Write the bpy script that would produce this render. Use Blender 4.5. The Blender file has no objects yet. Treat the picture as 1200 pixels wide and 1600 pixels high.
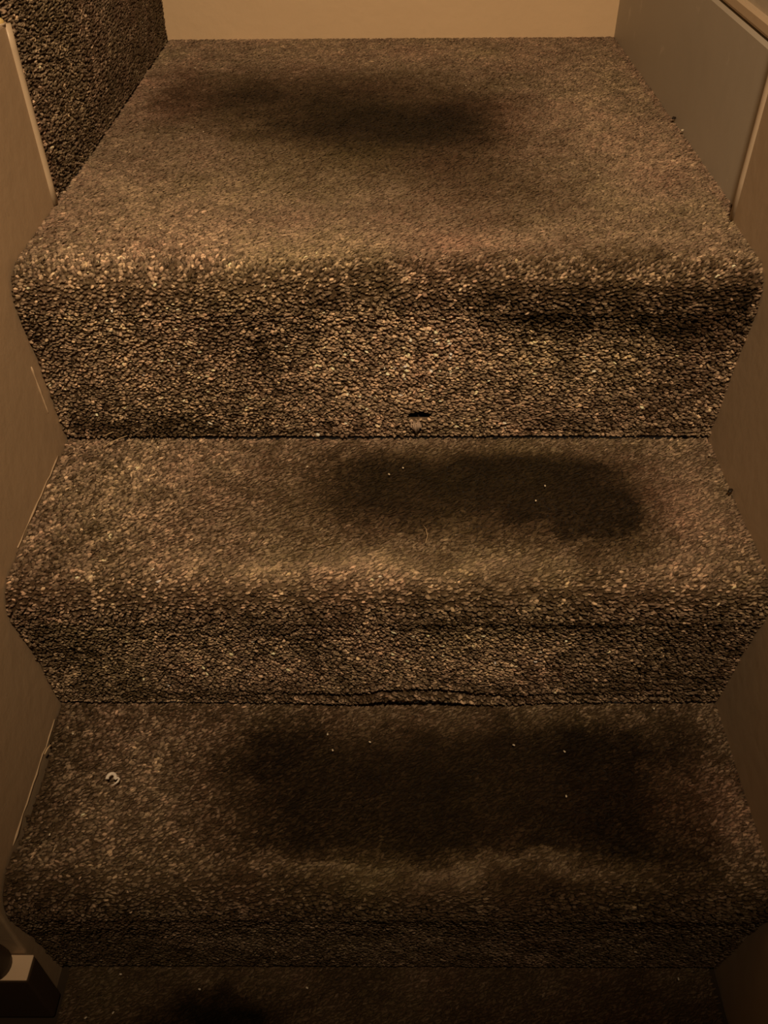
import bpy, math
import numpy as np
from mathutils import Matrix, Vector

rng = np.random.default_rng(7)
SC = bpy.context.scene
COL = SC.collection

# ------------------------------------------------------------------ dimensions (metres)
HW = 0.375                       # half width between the stringers
H1 = 0.2193                      # landing height (tread of the middle step is z = 0)
Z2 = -0.2106                     # tread of the lower step
Z3 = -0.4328                     # bottom level
Y1, Y2, Y3 = 0.0, -0.2205, -0.4235   # riser planes
YB = 0.84                        # back wall
XL, XR = -0.377, 0.388           # landing edges

# ------------------------------------------------------------------ helpers
def tag(o, label=None, cat=None, group=None, kind=None):
    if label: o['label'] = label
    if cat: o['category'] = cat
    if group: o['group'] = group
    if kind: o['kind'] = kind
    return o

def empty(name, loc=(0, 0, 0)):
    o = bpy.data.objects.new(name, None)
    o.empty_display_size = 0.05
    o.location = loc
    COL.objects.link(o)
    return o

def link(name, me, mat, parent=None, world=True):
    o = bpy.data.objects.new(name, me)
    if mat: me.materials.append(mat)
    COL.objects.link(o)
    if parent is not None:
        o.parent = parent
        if world:
            o.matrix_parent_inverse = Matrix.Translation(parent.location).inverted()
    return o

def mesh_np(name, V, quads=None, tris=None, col=None, smooth=True):
    me = bpy.data.meshes.new(name)
    nq = 0 if quads is None else len(quads)
    nt = 0 if tris is None else len(tris)
    loops = []
    if nq: loops.append(np.asarray(quads, np.int32).ravel())
    if nt: loops.append(np.asarray(tris, np.int32).ravel())
    loops = np.concatenate(loops)
    me.vertices.add(len(V)); me.vertices.foreach_set('co', np.asarray(V, np.float32).ravel())
    me.loops.add(len(loops)); me.loops.foreach_set('vertex_index', loops)
    me.polygons.add(nq + nt)
    st = np.concatenate([np.arange(nq) * 4, nq * 4 + np.arange(nt) * 3]).astype(np.int32)
    me.polygons.foreach_set('loop_start', st)
    me.polygons.foreach_set('use_smooth', np.full(nq + nt, smooth))
    if col is not None:
        a = me.color_attributes.new('tint', 'FLOAT_COLOR', 'POINT')
        c = np.ones((len(V), 4), np.float32); c[:, :3] = col
        a.data.foreach_set('color', c.ravel())
    me.update(); me.validate()
    return me

def prism(poly, axis, a, b):
    """closed prism: poly is a list of 2D points, extruded along axis from a to b"""
    n = len(poly); V = []
    for t in (a, b):
        for p in poly:
            if axis == 'x': V.append((t, p[0], p[1]))
            elif axis == 'y': V.append((p[0], t, p[1]))
            else: V.append((p[0], p[1], t))
    F = [tuple(range(n))[::-1], tuple(range(n, 2 * n))]
    for i in range(n):
        j = (i + 1) % n
        F.append((i, j, n + j, n + i))
    return V, F

def mesh_py(name, parts, smooth=False):
    V, F = [], []
    for v, f in parts:
        o = len(V); V += list(v); F += [tuple(i + o for i in q) for q in f]
    me = bpy.data.meshes.new(name); me.from_pydata(V, [], F)
    import bmesh
    bm = bmesh.new(); bm.from_mesh(me); bmesh.ops.recalc_face_normals(bm, faces=bm.faces); bm.to_mesh(me); bm.free()
    if smooth:
        for p in me.polygons: p.use_smooth = True
    return me

def box(x0, x1, y0, y1, z0, z1):
    return prism([(x0, y0), (x1, y0), (x1, y1), (x0, y1)], 'z', z0, z1)

def bevel(o, w, seg=3):
    m = o.modifiers.new('bevel', 'BEVEL'); m.width = w; m.segments = seg; m.limit_method = 'ANGLE'
    return o

def tube(path, rad, n=8):
    path = [Vector(p) for p in path]; V, F = [], []
    rads = rad if hasattr(rad, '__len__') else [rad] * len(path)
    for i, p in enumerate(path):
        d = (path[min(i + 1, len(path) - 1)] - path[max(i - 1, 0)]).normalized()
        a = d.cross(Vector((0.13, 0.37, 0.92))).normalized(); b = d.cross(a)
        for k in range(n):
            t = 2 * math.pi * k / n
            V.append(tuple(p + (a * math.cos(t) + b * math.sin(t)) * rads[i]))
    for i in range(len(path) - 1):
        for k in range(n):
            F.append((i * n + k, i * n + (k + 1) % n, (i + 1) * n + (k + 1) % n, (i + 1) * n + k))
    F.append(tuple(range(n))[::-1]); F.append(tuple(range((len(path) - 1) * n, len(path) * n)))
    return V, F

_G = {}
def vnoise(x, y, sc, seed=0):
    """smooth value noise in 0..1"""
    if seed not in _G: _G[seed] = np.random.default_rng(1000 + seed).random((256, 256))
    g = _G[seed]; x = x * sc + 517.3; y = y * sc + 311.7
    xi = np.floor(x).astype(int); yi = np.floor(y).astype(int); fx = x - xi; fy = y - yi
    fx = fx * fx * (3 - 2 * fx); fy = fy * fy * (3 - 2 * fy)
    a = g[xi % 256, yi % 256]; b = g[(xi + 1) % 256, yi % 256]; c = g[xi % 256, (yi + 1) % 256]; d = g[(xi + 1) % 256, (yi + 1) % 256]
    return (a * (1 - fx) + b * fx) * (1 - fy) + (c * (1 - fx) + d * fx) * fy
def fbm(x, y, sc, seed=0):
    return (vnoise(x, y, sc, seed) * 0.55 + vnoise(x, y, sc * 2.1, seed + 1) * 0.28 + vnoise(x, y, sc * 4.3, seed + 2) * 0.17)

# ------------------------------------------------------------------ materials
def new_mat(name):
    m = bpy.data.materials.new(name); m.use_nodes = True
    nt = m.node_tree; b = nt.nodes['Principled BSDF']
    return m, nt, b

def carpet_mat():
    m, nt, b = new_mat('carpet_pile')
    N = nt.nodes; L = nt.links
    at = N.new('ShaderNodeAttribute'); at.attribute_name = 'tint'
    tc = N.new('ShaderNodeTexCoord')
    nz = N.new('ShaderNodeTexNoise'); nz.inputs['Scale'].default_value = 900; nz.inputs['Detail'].default_value = 2
    L.new(tc.outputs['Object'], nz.inputs['Vector'])
    mr = N.new('ShaderNodeMapRange'); mr.inputs['From Min'].default_value = .3; mr.inputs['From Max'].default_value = .7
    mr.inputs['To Min'].default_value = .72; mr.inputs['To Max'].default_value = 1.25
    L.new(nz.outputs['Fac'], mr.inputs['Value'])
    mx = N.new('ShaderNodeVectorMath'); mx.operation = 'SCALE'
    L.new(at.outputs['Color'], mx.inputs[0]); L.new(mr.outputs['Result'], mx.inputs['Scale'])
    L.new(mx.outputs['Vector'], b.inputs['Base Color'])
    b.inputs['Roughness'].default_value = 0.85
    b.inputs['Specular IOR Level'].default_value = 0.08
    b.inputs['Sheen Weight'].default_value = 0.03
    b.inputs['Sheen Roughness'].default_value = 0.5
    return m

def paint(name, col, rough=.45, bump=.15, scale=40, var=.12, stretch=(1, 1, 1), spots=None):
    m, nt, b = new_mat(name); N = nt.nodes; L = nt.links
    tc = N.new('ShaderNodeTexCoord'); mp = N.new('ShaderNodeMapping'); mp.inputs['Scale'].default_value = stretch
    L.new(tc.outputs['Object'], mp.inputs['Vector'])
    n1 = N.new('ShaderNodeTexNoise'); n1.inputs['Scale'].default_value = 7; n1.inputs['Detail'].default_value = 5
    L.new(mp.outputs['Vector'], n1.inputs['Vector'])
    rp = N.new('ShaderNodeMix'); rp.data_type = 'RGBA'
    rp.inputs['A'].default_value = (*[c * (1 - var) for c in col], 1); rp.inputs['B'].default_value = (*[min(1, c * (1 + var)) for c in col], 1)
    L.new(n1.outputs['Fac'], rp.inputs['Factor'])
    out = rp.outputs['Result']
    if spots:
        n3 = N.new('ShaderNodeTexNoise'); n3.inputs['Scale'].default_value = 28; n3.inputs['Detail'].default_value = 6
        L.new(tc.outputs['Object'], n3.inputs['Vector'])
        r3 = N.new('ShaderNodeMapRange'); r3.inputs['From Min'].default_value = .66; r3.inputs['From Max'].default_value = .72
        r3.inputs['To Max'].default_value = .6
        L.new(n3.outputs['Fac'], r3.inputs['Value'])
        m3 = N.new('ShaderNodeMix'); m3.data_type = 'RGBA'; m3.inputs['B'].default_value = (*spots, 1)
        L.new(out, m3.inputs['A']); L.new(r3.outputs['Result'], m3.inputs['Factor']); out = m3.outputs['Result']
    L.new(out, b.inputs['Base Color'])
    n2 = N.new('ShaderNodeTexNoise'); n2.inputs['Scale'].default_value = scale; n2.inputs['Detail'].default_value = 6
    L.new(mp.outputs['Vector'], n2.inputs['Vector'])
    bp = N.new('ShaderNodeBump'); bp.inputs['Strength'].default_value = bump; bp.inputs['Distance'].default_value = .004
    L.new(n2.outputs['Fac'], bp.inputs['Height']); L.new(bp.outputs['Normal'], b.inputs['Normal'])
    b.inputs['Roughness'].default_value = rough
    b.inputs['Specular IOR Level'].default_value = 0.3
    return m

M_CARPET = carpet_mat()
M_STRING = paint('aged cream gloss paint', (.50, .37, .24), .5, .22, 50, .10, (1, 1, 1))
M_STRINGR = paint('aged beige gloss paint', (.44, .34, .235), .5, .2, 45, .10, (1, 1, 1))
M_WALL = paint('warm cream wall paint', (.80, .60, .38), .7, .25, 60, .05)
M_GREY = paint('grey beige skirting paint', (.47, .43, .36), .5, .12, 30, .08, (1, 1, 1), (.62, .56, .48))
M_UPPER = paint('pale grey wall paint', (.52, .47, .38), .7, .2, 60, .06)
M_EDGE = paint('pale bead paint', (.58, .46, .32), .4, .1, 60, .08)
M_EDGER = paint('beige bead paint', (.50, .40, .29), .45, .1, 60, .08)
M_RIDGE = paint('paint ridge', (.58, .44, .29), .5, .1, 60, .1)
M_CREAM = paint('cream timber', (.88, .68, .47), .5, .1, 60, .1)
M_DARKPAINT = paint('dark brown paint', (.075, .05, .032), .55, .1, 40, .12)
M_CEIL = paint('ceiling paint', (.6, .5, .38), .9, .1, 30, .05)
M_BOARD = paint('dark tread timber', (.05, .035, .022), .9, .2, 30, .2)
M_PALE, _, _b = new_mat('pale crumb'); _b.inputs['Base Color'].default_value = (.75, .66, .5, 1); _b.inputs['Roughness'].default_value = .6
M_WHITE, _, _b = new_mat('white plastic curl'); _b.inputs['Base Color'].default_value = (.95, .88, .78, 1); _b.inputs['Roughness'].default_value = .35
M_STRAW, _, _b = new_mat('straw fibre'); _b.inputs['Base Color'].default_value = (.62, .46, .27, 1)
M_FRAY, _, _b = new_mat('frayed yarn'); _b.inputs['Base Color'].default_value = (.42, .32, .24, 1)
M_DARK, _, _b = new_mat('dark crumb'); _b.inputs['Base Color'].default_value = (.02, .014, .01, 1)
M_KNOB, _, _b = new_mat('yellowed varnish'); _b.inputs['Base Color'].default_value = (.68, .5, .2, 1); _b.inputs['Roughness'].default_value = .35

# ------------------------------------------------------------------ carpet
def blobs(a, b, lst, seed):
    """sum of soft irregular patches; each (ca, cb, ra, rb, amount)"""
    wa = (fbm(a, b, 14, seed) - .5) * .11 + (vnoise(a, b, 90, seed + 9) - .5) * .02; wb = (fbm(a, b, 14, seed + 5) - .5) * .06 + (vnoise(a, b, 90, seed + 8) - .5) * .014
    out = np.zeros_like(a)
    for ca, cb, ra, rb, am in lst:
        d = ((a + wa - ca) / ra) ** 2 + ((b + wb - cb) / rb) ** 2
        out = out + am * np.exp(-d ** 1.25)
    return out

def patch(a, b, a0, a1, b0, b1, soft, amount, seed):
    """soft edged, irregular rectangular dirt patch"""
    wa = (fbm(a, b, 13, seed) - .5) * .09 + (fbm(a, b, 70, seed + 3) - .5) * .035
    wb = (fbm(a, b, 13, seed + 1) - .5) * .05 + (fbm(a, b, 70, seed + 4) - .5) * .022
    f = lambda x: np.clip(x, 0, 1) ** 2 * (3 - 2 * np.clip(x, 0, 1))
    a = a + wa; b = b + wb
    return amount * f((a - a0) / soft + .5) * f((a1 - a) / soft + .5) * f((b - b0) / (soft * .6) + .5) * f((b1 - b) / (soft * .6) + .5)
def carpet(name, parent, prof, axis, t0, t1, fields, spacing=.0035, holes=(), disp=None, seed=0, edge=None):
    """carpet piece = woven base following the profile + individual yarn tufts.
    prof: Nx2 polyline (plane coordinates); axis 'x': plane is (y,z); axis 'y': plane is (x,z)
    fields(t, s, p2) -> lightness, wear (0 fluffy .. 1 flat), hue shift"""
    prof = np.asarray(prof, float)
    seg = np.diff(prof, axis=0); sl = np.hypot(seg[:, 0], seg[:, 1]); S = np.concatenate([[0], np.cumsum(sl)])
    tan = seg / sl[:, None]
    tv = np.vstack([tan[:1], (tan[1:] + tan[:-1]) / 2, tan[-1:]]); tv /= np.linalg.norm(tv, axis=1)[:, None]
    side = 1 if axis == 'x' else -1
    def at(s):
        p = np.stack([np.interp(s, S, prof[:, 0]), np.interp(s, S, prof[:, 1])], -1)
        d = np.stack([np.interp(s, S, tv[:, 0]), np.interp(s, S, tv[:, 1])], -1)
        d /= np.linalg.norm(d, axis=-1, keepdims=True)
        n = np.stack([d[..., 1], -d[..., 0]], -1) * side
        return p, d, n
    def to3(p2, t):
        if axis == 'x': return np.stack([t, p2[..., 0], p2[..., 1]], -1)
        return np.stack([p2[..., 0], t, p2[..., 1]], -1)
    T3 = np.array([1., 0, 0]) if axis == 'x' else np.array([0., 1, 0])
    # ---- base
    ns = max(2, int(S[-1] / .004)); nt_ = int((t1 - t0) / .006)
    ss, tt = np.meshgrid(np.linspace(0, S[-1], ns + 1), np.linspace(t0, t1, nt_ + 1), indexing='ij')
    def surface(s, t):
        p, d, n = at(s)
        h = (fbm(t, s, 16, seed + 30) - .5) * .004 * np.clip(np.minimum(s, S[-1] - s) / .03, 0, 1)
        if disp is not None: h = h + disp(t, s, p)
        return p, d, n, h
    p, d, n, h = surface(ss, tt)
    V = to3(p + n * h[..., None], tt).reshape(-1, 3)
    Lt, We, Hu = fields(tt, ss, p)
    base_c = colour(Lt * (.38 + .3 * np.clip(We, 0, 1)), Hu).reshape(-1, 3)
    idx = np.arange((ns + 1) * (nt_ + 1)).reshape(ns + 1, nt_ + 1)
    Q = np.stack([idx[:-1, :-1], idx[1:, :-1], idx[1:, 1:], idx[:-1, 1:]], -1).reshape(-1, 4)
    fc_t = (tt[:-1, :-1] + tt[1:, 1:]).ravel() / 2; fc_s = (ss[:-1, :-1] + ss[1:, 1:]).ravel() / 2
    keep = np.ones(len(Q), bool)
    for (ht, hs, rt, rs) in holes:
        keep &= (((fc_t - ht) / rt) ** 2 + ((fc_s - hs) / rs) ** 2) > 1
    Q = Q[keep]
    if side < 0: Q = Q[:, ::-1]
    # ---- tufts
    gs = np.arange(spacing * .3, S[-1], spacing * .84); gt = np.arange(t0 + spacing * .4, t1 - spacing * .2, spacing * 1.12)
    s, t = np.meshgrid(gs, gt, indexing='ij'); t = t + ((np.arange(len(gs)) % 2) * spacing * .5)[:, None]
    s = s.ravel() + rng.normal(0, spacing * .28, s.size); t = t.ravel() + rng.normal(0, spacing * .28, t.size)
    s = np.clip(s, .0004, S[-1] - (.0025 if name == 'riser' else 0)); t = np.clip(t, t0 + .001, t1 - .001)
    k = np.ones(len(s), bool)
    for (ht, hs, rt, rs) in holes:
        k &= (((t - ht) / (rt * 1.05)) ** 2 + ((s - hs) / (rs * 1.05)) ** 2) > 1
    if edge is not None: k &= edge(t, s)
    s, t = s[k], t[k]; n_ = len(s)
    p, d, nn, h = surface(s, t)
    Lt, We, Hu = fields(t, s, p)
    P = to3(p + nn * h[:, None], t); Nn = to3(nn, np.zeros(n_)); D = to3(d, np.zeros(n_))
    We = np.clip(We, 0, 1)
    length = (.0040 - .0014 * We) * rng.uniform(.75, 1.25, n_)
    rad = (.00150 + .0002 * We) * rng.uniform(.65, 1.3, n_)
    # nap: leans sideways and a little backwards, flatter where worn
    la = rng.normal(.28, .30, n_) * (1 + 1.6 * We); lb = rng.normal(-.12, .25, n_)
    swirl = (fbm(t, s, 9, seed + 40) - .5) * 1.6
    lean = T3[None] * (la + swirl * .2)[:, None] + D * (lb + swirl * .5)[:, None]
    side_v = np.cross(Nn, lean); side_v /= np.linalg.norm(side_v, axis=1)[:, None] + 1e-9
    up = Nn * (1 - .45 * We)[:, None]
    prof_t = [(-.15, .75), (.4, 1.05), (.85, .95)]
    ang0 = rng.uniform(0, 6.28, n_)
    VT = np.empty((n_, 16, 3)); CT = np.empty((n_, 16, 3))
    # per tuft colour: heather yarn of light and dark ply
    r1 = rng.normal(0, 1, n_)
    clump = (vnoise(t, s, 110, seed + 60) - .5) * 2
    contrast = .70 - .50 * We
    lt = Lt * np.exp(contrast * (r1 * .75 + clump * .75) - .06)
    hu = Hu + rng.normal(0, .13, n_)
    cc = colour(lt, hu)
    th = rng.normal(.22, .30, n_) + .35 * We + swirl * .3
    st1 = 1.42 + .55 * We; st2 = .78 - .22 * We
    e1 = T3[None] * np.cos(th)[:, None] - D * np.sin(th)[:, None]
    e1 -= Nn * (e1 * Nn).sum(1)[:, None]; e1 /= np.linalg.norm(e1, axis=1)[:, None]
    e2 = np.cross(Nn, e1)
    for ri, (f, rr) in enumerate(prof_t):
        c = P + up * (length * f)[:, None] + lean * (length * max(f, 0) ** 1.4)[:, None]
        for q in range(5):
            a = ang0 + q * 2 * math.pi / 5 + ri * .5
            VT[:, ri * 5 + q] = c + (e1 * (np.cos(a) * st1)[:, None] + (e2 * st2[:, None] + Nn * .2) * np.sin(a)[:, None]) * (rad * rr)[:, None]
            CT[:, ri * 5 + q] = cc * (.8, .95, 1.05)[ri]
    VT[:, 15] = P + up * (length * 1.12)[:, None] + lean * (length * 1.25)[:, None]
    CT[:, 15] = cc * 1.12
    b0 = len(V)
    off = (b0 + np.arange(n_) * 16)[:, None]
    qs = []; ts = []
    for ri in range(2):
        for q in range(5):
            a = ri * 5 + q; b = ri * 5 + (q + 1) % 5
            qs.append(np.concatenate([off + a, off + b, off + b + 5, off + a + 5], 1))
    for q in range(5):
        ts.append(np.concatenate([off + 10 + q, off + 10 + (q + 1) % 5, off + 15], 1))
    V = np.vstack([V, VT.reshape(-1, 3)]); C = np.vstack([base_c, CT.reshape(-1, 3)])
    me = mesh_np(name, V, np.vstack([Q] + qs), np.vstack(ts), C)
    return link(name, me, M_CARPET, parent)

def colour(l, hue):
    """brown grey heather; hue<0 olive, hue>0 reddish"""
    l = np.asarray(l)[..., None]; hue = np.clip(np.asarray(hue), -1, 1)[..., None]
    dk = np.clip(1 - l / .75, 0, 1)
    base = np.array([.288, .214, .147]) * l * (1 - dk * np.array([.0, .16, .42]))
    tint = np.where(hue > 0, 1 + hue * np.array([.16, -.10, -.04]), 1 + hue * np.array([.06, -.05, .20]))
    return np.clip(base * tint, .002, .9)

def nose(y, z, r=.02, over=.006, down=.0):
    """rounded nosing points from tread level to the riser plane"""
    pts = []
    for i in range(0, 9):
        a = math.pi / 2 * i / 8
        pts.append((y - over + r - math.sin(a) * r * 1.0 - 0.0, z - r + math.cos(a) * r))
    return pts

BASE = .006   # woven base lies this far under the tips of the pile
def tread_prof(yb, yf, z, r=.030):
    z = z - BASE; yf = yf + BASE - .0245
    return [(yb, z), ((yb + yf) / 2, z - .001)] + [(yf + r - math.sin(math.pi / 2 * i / 8) * r, z - r + math.cos(math.pi / 2 * i / 8) * r) for i in range(9)] + [(yf + .0005, z - r - .012)]
def riser_prof(yf, zt, zb, r=.030):
    y0 = yf + BASE - .0240; y1 = yf + BASE - .003
    return [(y0, zt - BASE - r - .0085), ((y0 + y1) / 2, (zt + zb) / 2), (y1, zb + .001)]

def hue_field(t, s, seed):
    return (fbm(t, s, 11, seed + 70) - .5) * .9 - .05

def walls_pinch(t, w=.02):
    return np.clip((np.abs(t) - (HW - w)) / w, 0, 1)

# ---- step 1 : the landing
def f_land(t, s, p):
    y = p[..., 0]
    dark = blobs(t, y, [(-.08, .50, .20, .16, .42), (.03, .33, .16, .13, .30), (.13, .46, .09, .12, .25), (-.25, .56, .07, .12, .25),
                        (.17, .17, .15, .08, .26), (-.31, .50, .05, .20, .2), (.0, .12, .2, .05, .12), (.28, .005, .16, .03, .40), (.02, -.0, .14, .02, .25)], 3) + patch(t, y, -.24, .20, .20, .68, .16, .15, 105)
    light = blobs(t, y, [(.30, .32, .09, .3, .22), (-.22, .12, .14, .09, .16), (-.05, .06, .2, .06, .10), (.1, .76, .3, .05, .05), (-.3, -.0, .06, .04, .1)], 8)
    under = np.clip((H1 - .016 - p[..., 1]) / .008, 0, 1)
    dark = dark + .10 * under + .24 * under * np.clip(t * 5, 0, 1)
    L = np.clip(1 - dark * 1.4 + light, .1, 2) * (1 + (fbm(t, s, 22, 11) - .5) * .5)
    we = .72 + blobs(t, y, [(-.05, .4, .3, .3, .25), (.1, .15, .22, .1, .2)], 5) - .9 * np.clip((.035 - y) / .045, 0, 1) - .45 * np.clip((.15 - y) / .15, 0, 1) * np.clip((-.12 - t) / .1, 0, 1)
    hu = hue_field(t, y, 1) + blobs(t, y, [(-.30, .55, .08, .15, .5), (-.05, .36, .15, .12, -.35), (.15, .44, .1, .1, .3), (.12, .1, .1, .1, .2)], 4)
    return L, we, hu
def f_r1(t, s, p):
    z = p[..., 1]
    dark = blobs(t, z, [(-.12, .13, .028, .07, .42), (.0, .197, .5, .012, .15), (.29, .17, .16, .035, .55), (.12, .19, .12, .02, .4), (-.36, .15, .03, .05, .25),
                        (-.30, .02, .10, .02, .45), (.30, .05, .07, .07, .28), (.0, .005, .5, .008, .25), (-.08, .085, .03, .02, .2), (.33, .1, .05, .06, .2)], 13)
    light = blobs(t, z, [(-.02, .11, .1, .05, .3), (-.22, .12, .08, .05, .18), (.12, .09, .12, .05, .12), (.0, .05, .15, .03, .1)], 18)
    L = np.clip(1.12 - dark * 1.6 + light * 1.3, .12, 2) * (1 + (fbm(t, s, 30, 21) - .5) * .7)
    return L, .08 + blobs(t, z, [(.1, .03, .2, .02, .2)], 6), hue_field(t, z + 3, 2)
def f_t1(t, s, p):
    y = p[..., 0]
    dark = (patch(t, y, -.09, .31, -.155, -.012, .15, .42, 97) + patch(t, y, .18, .285, -.200, -.09, .10, .34, 99) + patch(t, y, -.20, .26, -.196, -.015, .13, .30, 101)
            + blobs(t, y, [(.16, -.06, .10, .03, .15), (-.345, -.18, .03, .08, .25), (-.33, -.03, .06, .02, .15)], 23))
    light = blobs(t, y, [(-.25, -.10, .08, .06, .10), (-.02, -.207, .20, .012, .40), (.32, -.12, .035, .07, .18), (-.2, -.18, .1, .03, .15)], 28)
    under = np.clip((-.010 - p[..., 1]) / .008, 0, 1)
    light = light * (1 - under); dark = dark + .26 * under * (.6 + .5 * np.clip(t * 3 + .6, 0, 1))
    L = np.clip(1.0 - dark * 1.2 + light, .10, 2) * (1 + (fbm(t, s, 26, 31) - .5) * .5)
    we = .45 + blobs(t, y, [(.12, -.09, .27, .085, .55), (0.0, -.20, .22, .02, .45)], 7) - .35 * np.clip((-.20 - y) / .03, 0, 1) - .2 * np.clip((-.15 - t) / .1, 0, 1)
    hu = hue_field(t, y + 5, 3) + blobs(t, y, [(.1, -.06, .2, .05, -.4), (0, -.2, .25, .02, -.25), (.32, -.1, .05, .1, .5)], 9)
    return L, we, hu
def f_r2(t, s, p):
    z = p[..., 1]
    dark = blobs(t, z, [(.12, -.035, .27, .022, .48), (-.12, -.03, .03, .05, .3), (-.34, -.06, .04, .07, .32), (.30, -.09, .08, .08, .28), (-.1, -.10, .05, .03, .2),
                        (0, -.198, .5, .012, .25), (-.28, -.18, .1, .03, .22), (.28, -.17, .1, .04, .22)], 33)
    light = blobs(t, z, [(.05, -.105, .13, .04, .22), (-.2, -.10, .09, .04, .1), (.0, -.14, .2, .03, .08)], 38)
    L = np.clip(1.0 - dark * 1.5 + light * 1.3, .12, 2) * (1 + (fbm(t, s, 30, 41) - .5) * .6)
    return L, .12 + 0 * t, hue_field(t, z + 7, 4)
def f_t2(t, s, p):
    y = p[..., 0]
    dark = (patch(t, y, -.205, .30, -.422, -.234, .13, .50, 90) + patch(t, y, -.14, .25, -.408, -.245, .12, .18, 93) + patch(t, y, .235, .335, -.41, -.25, .10, .30, 95)
            + blobs(t, y, [(-.36, -.33, .035, .1, .4), (-.3, -.235, .12, .02, .2), (.33, -.25, .05, .04, .25), (-.15, -.30, .05, .04, .15)], 43))
    light = blobs(t, y, [(-.26, -.32, .05, .1, .12), (-.09, -.420, .07, .009, .30), (.12, -.414, .13, .009, .42), (-.25, -.40, .09, .025, .15), (.375, -.39, .02, .05, .35)], 48)
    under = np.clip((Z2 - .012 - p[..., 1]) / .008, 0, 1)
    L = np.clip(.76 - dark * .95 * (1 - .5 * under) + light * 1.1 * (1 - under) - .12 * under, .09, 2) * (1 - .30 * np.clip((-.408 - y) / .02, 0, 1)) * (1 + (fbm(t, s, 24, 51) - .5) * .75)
    we = .28 + blobs(t, y, [(.07, -.32, .23, .1, .6), (.05, -.41, .2, .015, .4)], 11) + .1 * np.clip((t - .2) / .1, 0, 1)
    hu = hue_field(t, y + 9, 5) + blobs(t, y, [(.32, -.36, .07, .08, .4), (.05, -.41, .2, .02, -.35)], 14)
    return L, we, hu
def f_r3(t, s, p):
    z = p[..., 1]
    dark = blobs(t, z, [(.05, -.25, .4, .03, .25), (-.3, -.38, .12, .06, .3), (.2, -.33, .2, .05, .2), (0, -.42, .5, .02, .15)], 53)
    L = np.clip(.66 - dark, .1, 2) * (1 + (fbm(t, s, 24, 61) - .5) * .9)
    return L, .45 + 0 * t, hue_field(t, z + 11, 6)
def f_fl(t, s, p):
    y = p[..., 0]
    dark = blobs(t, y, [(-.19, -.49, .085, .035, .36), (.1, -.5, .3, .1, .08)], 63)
    L = np.clip(.42 - dark, .03, 2) * (1 + (fbm(t, s, 20, 71) - .5) * .7)  # low overall lightness paints in the light fading toward the stair foot
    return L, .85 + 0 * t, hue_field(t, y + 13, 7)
def f_side(t, s, p):
    L = (.66 - blobs(t, p[..., 1], [(.75, .3, .2, .2, .18), (.35, .235, .3, .02, .25)], 73)) * (1 + (fbm(t, s, 26, 81) - .5) * .6)
    return L, .0 + .55 * np.clip((t - .3) / .25, 0, 1), hue_field(t, s, 8)
def f_sidetop(t, s, p):
    return .9 + 0 * t, .2 + 0 * t, hue_field(t, s, 9)

# hole and crease on the risers
S_H = None
def d_r1(t, s, p):
    z = p[..., 1]
    pucker = .0025 * np.exp(-((t - .038) / .03) ** 2 - ((z - .045) / .005) ** 2) + .003 * np.exp(-((t - .034) / .03) ** 2 - ((z - .020) / .007) ** 2)
    line = -.0022 * np.exp(-((z - .012 - .003 * np.sin(t * 22)) / .0022) ** 2) * np.clip(t * 8 + .2, 0, 1)
    return pucker + line
def d_r2(t, s, p):
    z = p[..., 1]
    env = np.exp(-((t - .03) / .13) ** 2)
    zc = -.184 - .010 * (1 - np.exp(-((t - .02) / .07) ** 2)) + .003 * np.sin(t * 38)
    r = .0065 * env * np.exp(-((z - (zc - .010)) / .006) ** 2)
    g = -.0065 * env * np.exp(-((z - zc) / .0028) ** 2)
    u = .003 * env * np.exp(-((z - (zc + .010)) / .006) ** 2)
    far = .0008 * np.sin((z + .03 * t) * 520) * np.clip((t - .1) * 6, 0, 1) * np.clip((-z - .12) * 20, 0, 1)
    return r + g + u + far
def e_r2(t, s):
    env = np.exp(-((t - .03) / .13) ** 2)
    zc = -.184 - .010 * (1 - np.exp(-((t - .02) / .07) ** 2)) + .003 * np.sin(t * 38)
    z = R2TOP - s
    return ~((np.abs(z - zc) < .0024) & (env > .35))
rp2 = riser_prof(Y2, 0, Z2); R2TOP = rp2[0][1]
rp1 = riser_prof(Y1, H1, 0)

# step things
def step(name, label, x0, x1, yb, yf, z, zb, fT, fR, seed, tx0=None, tholes=(), holes=(), dR=None, eR=None, dT=None, eT=None):
    root = tag(empty(name, ((x0 + x1) / 2, yf, zb)), label, 'stair step')
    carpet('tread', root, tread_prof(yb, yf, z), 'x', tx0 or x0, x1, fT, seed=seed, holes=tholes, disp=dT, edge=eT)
    carpet('riser', root, riser_prof(yf, z, zb), 'x', -HW + .001, HW - .001, fR, seed=seed + 3, holes=holes, disp=dR, edge=eR)
    b = link('timber_core', mesh_py('timber_core', [box(max(x0, -HW) + .010, min(x1, HW) - .003, yf + .006, yb, zb - .004, z - .014)]), M_BOARD, root)
    return root

# hole centre in riser arc length: profile starts at top
hs = rp1[0][1] - .032
# the tread strip in front of the landing is narrower, the deep part runs to the recessed edges
land = step('stair_landing', 'deep brown carpeted top landing step against the cream back wall',
            -HW + .001, HW - .001, YB, Y1, H1, 0.0, f_land, f_r1, 100, holes=[(.038, hs, .0150, .0050)], dR=d_r1)
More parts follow.
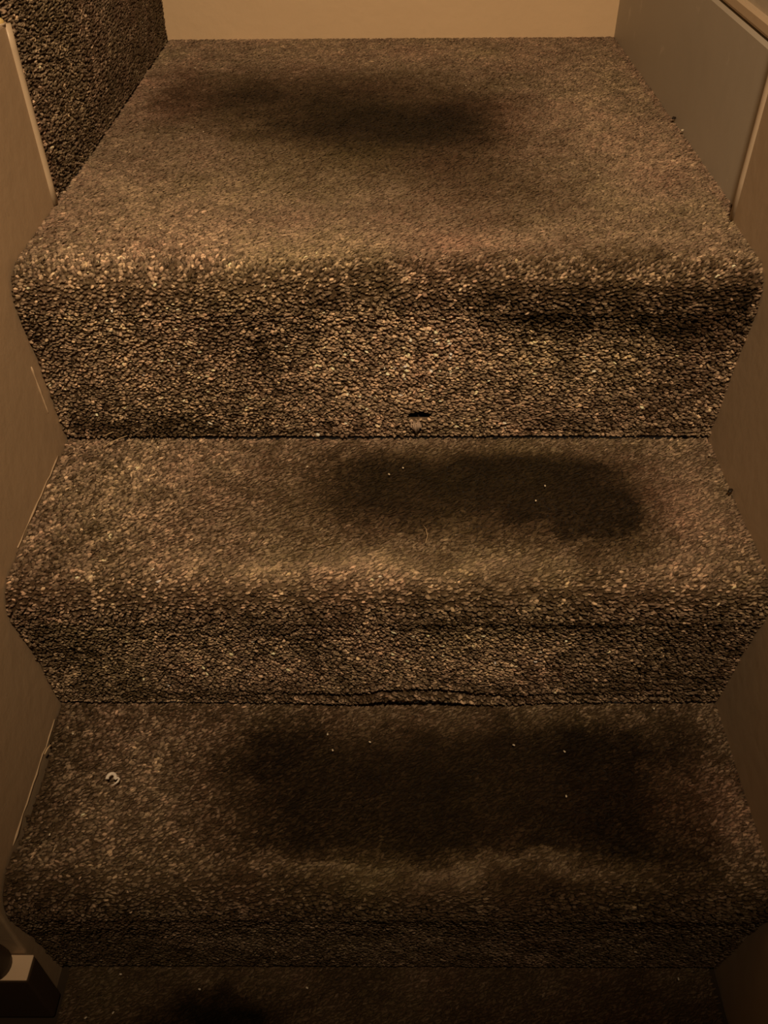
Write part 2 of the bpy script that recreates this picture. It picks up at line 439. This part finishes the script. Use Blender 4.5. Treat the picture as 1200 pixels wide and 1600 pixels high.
# torn yarn hanging from the hole
_r = np.random.default_rng(5)
tv = []
for i in range(22):
    dx = _r.uniform(-.0055, .0055); ln = _r.uniform(.5, 1) * (1 - abs(dx) / .009)
    tv.append(tube([(.034 + dx * .9, -.004, .026 + _r.normal(0, .001)), (.034 + dx * 1.1, -.0085, .022), (.035 + dx * .5, -.0085, .022 - .012 * ln)], [.0006, .0007, .0003], 5))
tag(link('frayed_yarn', mesh_py('frayed_yarn', tv, True), M_FRAY, land), 'pale frayed yarn below the torn hole')

def e_t2(t, s):     # carpet stops a few millimetres short of the left stringer
    return t > (-.3735 + .0050 * np.clip(np.minimum(s - .045, .185 - s) / .02, 0, 1) + .0012 * np.sin(s * 60) + .0010 * np.sin(s * 170))
mid = step('carpeted_stair', 'middle carpeted step with dark worn patch right of centre and pale rubbed front edge',
           -HW + .001, HW - .001, Y1 + .004, Y2, 0.0, Z2, f_t1, f_r2, 200, dR=d_r2, eR=e_r2)
low = step('carpeted_stair', 'lower carpeted step with a large black-brown worn centre and a white curl on its left',
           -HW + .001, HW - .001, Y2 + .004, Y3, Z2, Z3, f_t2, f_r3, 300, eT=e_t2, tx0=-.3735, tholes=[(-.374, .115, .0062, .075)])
# bottom level
bot = tag(empty('carpeted_stair', (0, -.6, Z3 - .05)), 'darkest carpeted level at the very bottom of the photo, below the lowest riser', 'stair step')
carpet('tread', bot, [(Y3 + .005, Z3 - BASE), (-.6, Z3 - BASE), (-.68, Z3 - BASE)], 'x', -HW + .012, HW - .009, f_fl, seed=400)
link('timber_core', mesh_py('timber_core', [box(-.52, .46, -.70, Y3 + .010, Z3 - .10, Z3 - .012)]), M_BOARD, bot)

# landing slivers outside the stringer line (recessed walls)
carpet('tread', land, [(YB, H1 - BASE), (.115, H1 - BASE)], 'x', HW - .001, XR - .001, lambda t, s, p: (1.0 + 0 * t, .7 + 0 * t, 0 * t + .2), seed=120)

# next flight, turning left off the landing
nxt = tag(empty('carpeted_stair', (-.45, .5, H1)), 'tall fluffy carpeted riser of the next flight, left of the landing', 'stair step')
carpet('riser', nxt, [(-.381, H1 + .205), (-.379, H1 + .1), (-.379, H1 - .008)], 'y', .160, YB - .001, f_side, seed=500, spacing=.0041)
carpet('tread', nxt, [(-.70, H1 + .222), (-.43, H1 + .222), (-.398, H1 + .221), (-.387, H1 + .216), (-.3835, H1 + .204)], 'y', .10, YB - .001, f_sidetop, seed=520, spacing=.0041)
link('timber_core', mesh_py('timber_core', [box(-.70, -.392, .165, YB - .002, H1 - .02, H1 + .205)]), M_BOARD, nxt)

# ------------------------------------------------------------------ setting
def struct(name, me, mat, parent=None):
    o = link(name, me, mat, parent)
    if parent is None: o['kind'] = 'structure'
    return o

YE = -.449     # the left stringer stops here
wl = struct('wall_left', mesh_py('wall_left', [prism([(YE, Z3 - .1), (.1585, Z3 - .1), (.1585, .400), (.10, .400), (YE, -.02)], 'x', -.399, -HW)]), M_STRING)
bevel(wl, .003)
struct('wall_left_upper', mesh_py('wall_left_upper', [box(-.56, -.52, -1.3, .16, Z3 - .1, 2.0)]), M_WALL)
# ledge between stringer top and the upper wall
struct('wall_left_far', mesh_py('wall_left_far', [box(-.75, -.70, .10, YB + .05, H1, 2.0)]), M_WALL)
wr = struct('wall_right', mesh_py('wall_right', [prism([(-.95, Z3 - .1), (.109, Z3 - .1), (.109, .60), (-.95, .60)], 'x', HW, .41)]), M_STRINGR)
bevel(wr, .003)
struct('wall_back', mesh_py('wall_back', [box(-.75, .46, YB, YB + .05, 0, 2.0)]), M_WALL)
sk = struct('baseboard_right', mesh_py('baseboard_right', [prism([(.387, H1 - .02), (.387, .3690), (.3905, .3725), (.407, .3725), (.407, H1 - .02)], 'y', .112, YB)]), M_GREY)
cap = struct('trim_1', mesh_py('trim_1', [prism([(.3895, .3755), (.3885, .378), (.3885, .386), (.391, .3885), (.407, .3885), (.407, .3755)], 'y', .112, YB)]), M_EDGE)
struct('wall_right_upper', mesh_py('wall_right_upper', [box(.396, .45, .112, YB, .386, 2.0), box(.402, .45, .112, YB, .35, .39)]), M_UPPER)
struct('wall_right_near', mesh_py('wall_right_near', [box(.41, .45, -1.3, .115, Z3 - .1, 2.0)]), M_UPPER)
struct('ceiling', mesh_py('ceiling', [box(-.75, .46, -1.3, YB + .05, 2.0, 2.05)]), M_CEIL)
# beads on the stringer ends
def bead(x, y, z0, z1, r=.0042):
    return tube([(x, y, z0 + (z1 - z0) * i / 8) for i in range(9)], r, 12)
struct('trim_2', mesh_py('trim_2', [bead(-.3765, .1545, H1 - .004, .398, .0055)], True), M_EDGE)
struct('trim_3', mesh_py('trim_3', [bead(.3765, .1045, H1 - .004, .55, .0046)], True), M_EDGER)
# paint ridges along the stringers where the carpet meets them
def ridge(x, pts, seed):
    r = np.random.default_rng(seed); P = []
    for (a, b) in zip(pts[:-1], pts[1:]):
        for i in range(14):
            f = i / 14; P.append((x, a[0] + (b[0] - a[0]) * f, a[1] + (b[1] - a[1]) * f + r.normal(0, .0008)))
    return tube(P, [abs(r.normal(.0008, .0004)) + .0002 for _ in P], 6)
struct('paint_ridge', mesh_py('paint_ridge', [ridge(-HW, [(-.03, -.002), (-.19, -.003)], 1), ridge(-HW, [(Y2 - .02, Z2 - .004), (-.40, Z2 - .005)], 2),
                                              ridge(-HW, [(-.021, .05), (-.026, .12)], 3)], True), M_RIDGE, wl)

# newel post at the foot of the left stringer
nw = tag(empty('newel_post', (-.40, -.462, Z3)), 'dark painted post foot with a cream ledge, in the bottom left corner', 'newel post')
bk = link('plinth', mesh_py('plinth', [box(-.50, -.3655, -.4755, -.4500, Z3 - .004, -.3315)]), M_DARKPAINT, nw); bevel(bk, .003)
lg = link('ledge', mesh_py('ledge', [box(-.50, -.3665, -.4750, -.4500, -.3315, -.3290)]), M_CREAM, nw); bevel(lg, .0012)
tag(lg, 'cream top ledge')
Vs, Fs = [], []
sh = [(0, .0165), (.01, .017), (.02, .0155), (.03, .013), (.08, .0135), (.3, .014), (.6, .014)]
sh = tube([(-.4025, -.4610, -.3290 + z) for z, r in sh], [r for z, r in sh], 24)
link('shaft', mesh_py('shaft', [sh], True), M_DARKPAINT, nw)

# yellowed knob end above the left bead
kn = tag(empty('screw_cap', (-.379, .147, .402)), 'small yellowed rounded cap on the stringer top at the top left edge', 'cap')
prof = [(0, .0048), (.0022, .0048), (.004, .004), (.0053, .0022), (.0058, .0004)]
link('dome', mesh_py('dome', [tube([(-.379, .147, .3995 + z) for z, r in prof], [r for z, r in prof], 16)], True), M_KNOB, kn)
link('collar', mesh_py('collar', [tube([(-.379, .147, .3985), (-.379, .147, .4005)], .0056, 16)], True), M_EDGE, kn)

# ------------------------------------------------------------------ small litter on the carpet
curl = []
for i in range(15):
    a = math.radians(200 - i * 15); curl.append((-.2895 + .0042 * math.cos(a), -.3195 + .0048 * math.sin(a), Z2 + .0065))
curl += [(-.2842, -.3215, Z2 + .0075), (-.2820, -.3200, Z2 + .0075), (-.2806, -.3212, Z2 + .007), (-.2815, -.3240, Z2 + .0065), (-.2845, -.3268, Z2 + .006), (-.2880, -.3280, Z2 + .0055)]
tag(link('plastic_curl', mesh_py('plastic_curl', [tube(curl, [.0019] * 15 + [.0012] * 4 + [.0006, .0004], 8)], True), M_WHITE),
    'tiny white curled sliver lying on the left of the lower carpeted step', 'litter')

def crumb_mesh(seed, size):
    r = np.random.default_rng(seed)
    import bmesh
    bm = bmesh.new(); bmesh.ops.create_icosphere(bm, subdivisions=2, radius=size)
    for v in bm.verts: v.co *= (1 + r.normal(0, .12)); v.co.x *= 1.5; v.co.z *= .7
    me = bpy.data.meshes.new('crumb'); bm.to_mesh(me); bm.free()
    for p in me.polygons: p.use_smooth = True
    return me
CM = crumb_mesh(1, .0011); CM.materials.append(M_PALE)
CD = crumb_mesh(2, .0024); CD.materials.append(M_DARK)
def crumb(x, y, z, label, group, me=CM, sc=1.0):
    o = bpy.data.objects.new('crumb', me); COL.objects.link(o)
    o.location = (x, y, z); o.rotation_euler = (0, 0, float(rng.uniform(0, 3.1))); o.scale = (sc,) * 3
    tag(o, label, 'crumb', group); return o
for x, y in [(-.2985, .656), (.116, .559), (.25, .217), (-.24, .371), (-.0187, .088)]:
    crumb(x, y, H1 + .001, 'tiny pale crumb scattered on the top landing carpet', 'crumbs on the landing', sc=.8)
for x, y in [(-.088, -.054), (.019, -.0565), (.0034, -.0676), (.173, -.0877), (.160, -.112), (-.3075, -.133), (-.336, -.094), (.3655, -.0348), (-.2956, -.118)]:
    crumb(x, y, .001, 'tiny pale crumb scattered on the middle step tread', 'crumbs on the middle step', sc=.85)
for x, y in [(-.0648, -.2626), (-.018, -.2723), (-.0582, -.2827), (.193, -.284), (.187, -.337), (-.347, -.262), (-.3385, -.380), (.302, -.2285), (.139, -.276)]:
    crumb(x, y, Z2 + .001, 'tiny pale crumb scattered on the lower step tread', 'crumbs on the lower step', sc=.9)
for x, y in [(-.3019, -.432), (-.330, -.477), (.328, -.435), (-.0893, -.4457), (-.301, -.4719), (-.2097, -.4475)]:
    crumb(x, y, Z3 + .001, 'tiny pale crumb scattered on the dark bottom carpet', 'crumbs on the bottom level', sc=1.0)
crumb(.3835, .4077, H1 + .003, 'small black crumb at the foot of the grey right skirting', None, CD)
crumb(.3835, .361, H1 + .003, 'pale crumb at the foot of the grey right skirting', None, CM, 1.6)
crumb(.3700, -.0988, .003, 'small black crumb beside the right stringer on the middle step', None, CD)
def fibre(pts, r, label, mat=M_STRAW):
    return tag(link('loose_fibre', mesh_py('loose_fibre', [tube(pts, r, 6)], True), mat), label, 'fibre')
fibre([(-.3245, -.0215, .003), (-.318, -.015, .005), (-.3085, -.0085, .006), (-.3005, -.003, .006)], .0005, 'longer straw fibre across the left back corner of the middle step')
fibre([(-.3285, -.0045, .006), (-.322, -.002, .008), (-.3165, -.0005, .010)], .0005, 'short straw fibre at the left end of the middle step crease')
fibre([(.0385, -.152, .003), (.0415, -.160, .005), (.0425, -.170, .005), (.0405, -.179, .003)], .00028, 'thin curved hair near the front edge of the middle step')
fibre([(-.3695, -.290, Z2 + .004), (-.3675, -.284, Z2 + .006), (-.3655, -.279, Z2 + .005)], .0009, 'short pinkish wisp by the left stringer on the lower step')

# ------------------------------------------------------------------ light
ld = bpy.data.lights.new('ceiling_spotlight', 'SPOT'); ld.energy = 68; ld.color = (1, .70, .42); ld.shadow_soft_size = .05
ld.spot_size = math.radians(84); ld.spot_blend = 1.0
lo = bpy.data.objects.new('ceiling_spotlight', ld); COL.objects.link(lo); lo.location = (.06, -.86, 1.32)
lo.rotation_euler = (Vector((-.11, .28, .25)) - lo.location).to_track_quat('-Z', 'Y').to_euler()
w = bpy.data.worlds.new('world'); SC.world = w; w.use_nodes = True
w.node_tree.nodes['Background'].inputs['Color'].default_value = (1, .7, .45, 1)
w.node_tree.nodes['Background'].inputs['Strength'].default_value = .01

# ------------------------------------------------------------------ camera
cd = bpy.data.cameras.new('camera'); co = bpy.data.objects.new('camera', cd); COL.objects.link(co)
R = Vector((0.9999575669351995, 0.005744417610845728, -0.007201805006254214))
U = Vector((0.0014628820792501381, 0.6728322563471656, 0.7397936298690362))
Fv = Vector((-0.009095290267941512, 0.7397727735494828, -0.6727953026068535))
M = Matrix.Identity(4)
for i in range(3):
    M[i][0] = R[i]; M[i][1] = U[i]; M[i][2] = -Fv[i]
M[0][3], M[1][3], M[2][3] = 0.00646827, -0.80791241, 0.61775622
co.matrix_world = M
cd.sensor_fit = 'HORIZONTAL'; cd.sensor_width = 36; cd.lens = 36 * 1360.164 / 1200
cd.clip_start = .01
SC.camera = co
SC.view_settings.view_transform = 'Standard'; SC.view_settings.look = 'None'
SC.view_settings.gamma = 1; SC.view_settings.use_curve_mapping = False
SC.view_settings.exposure = 0
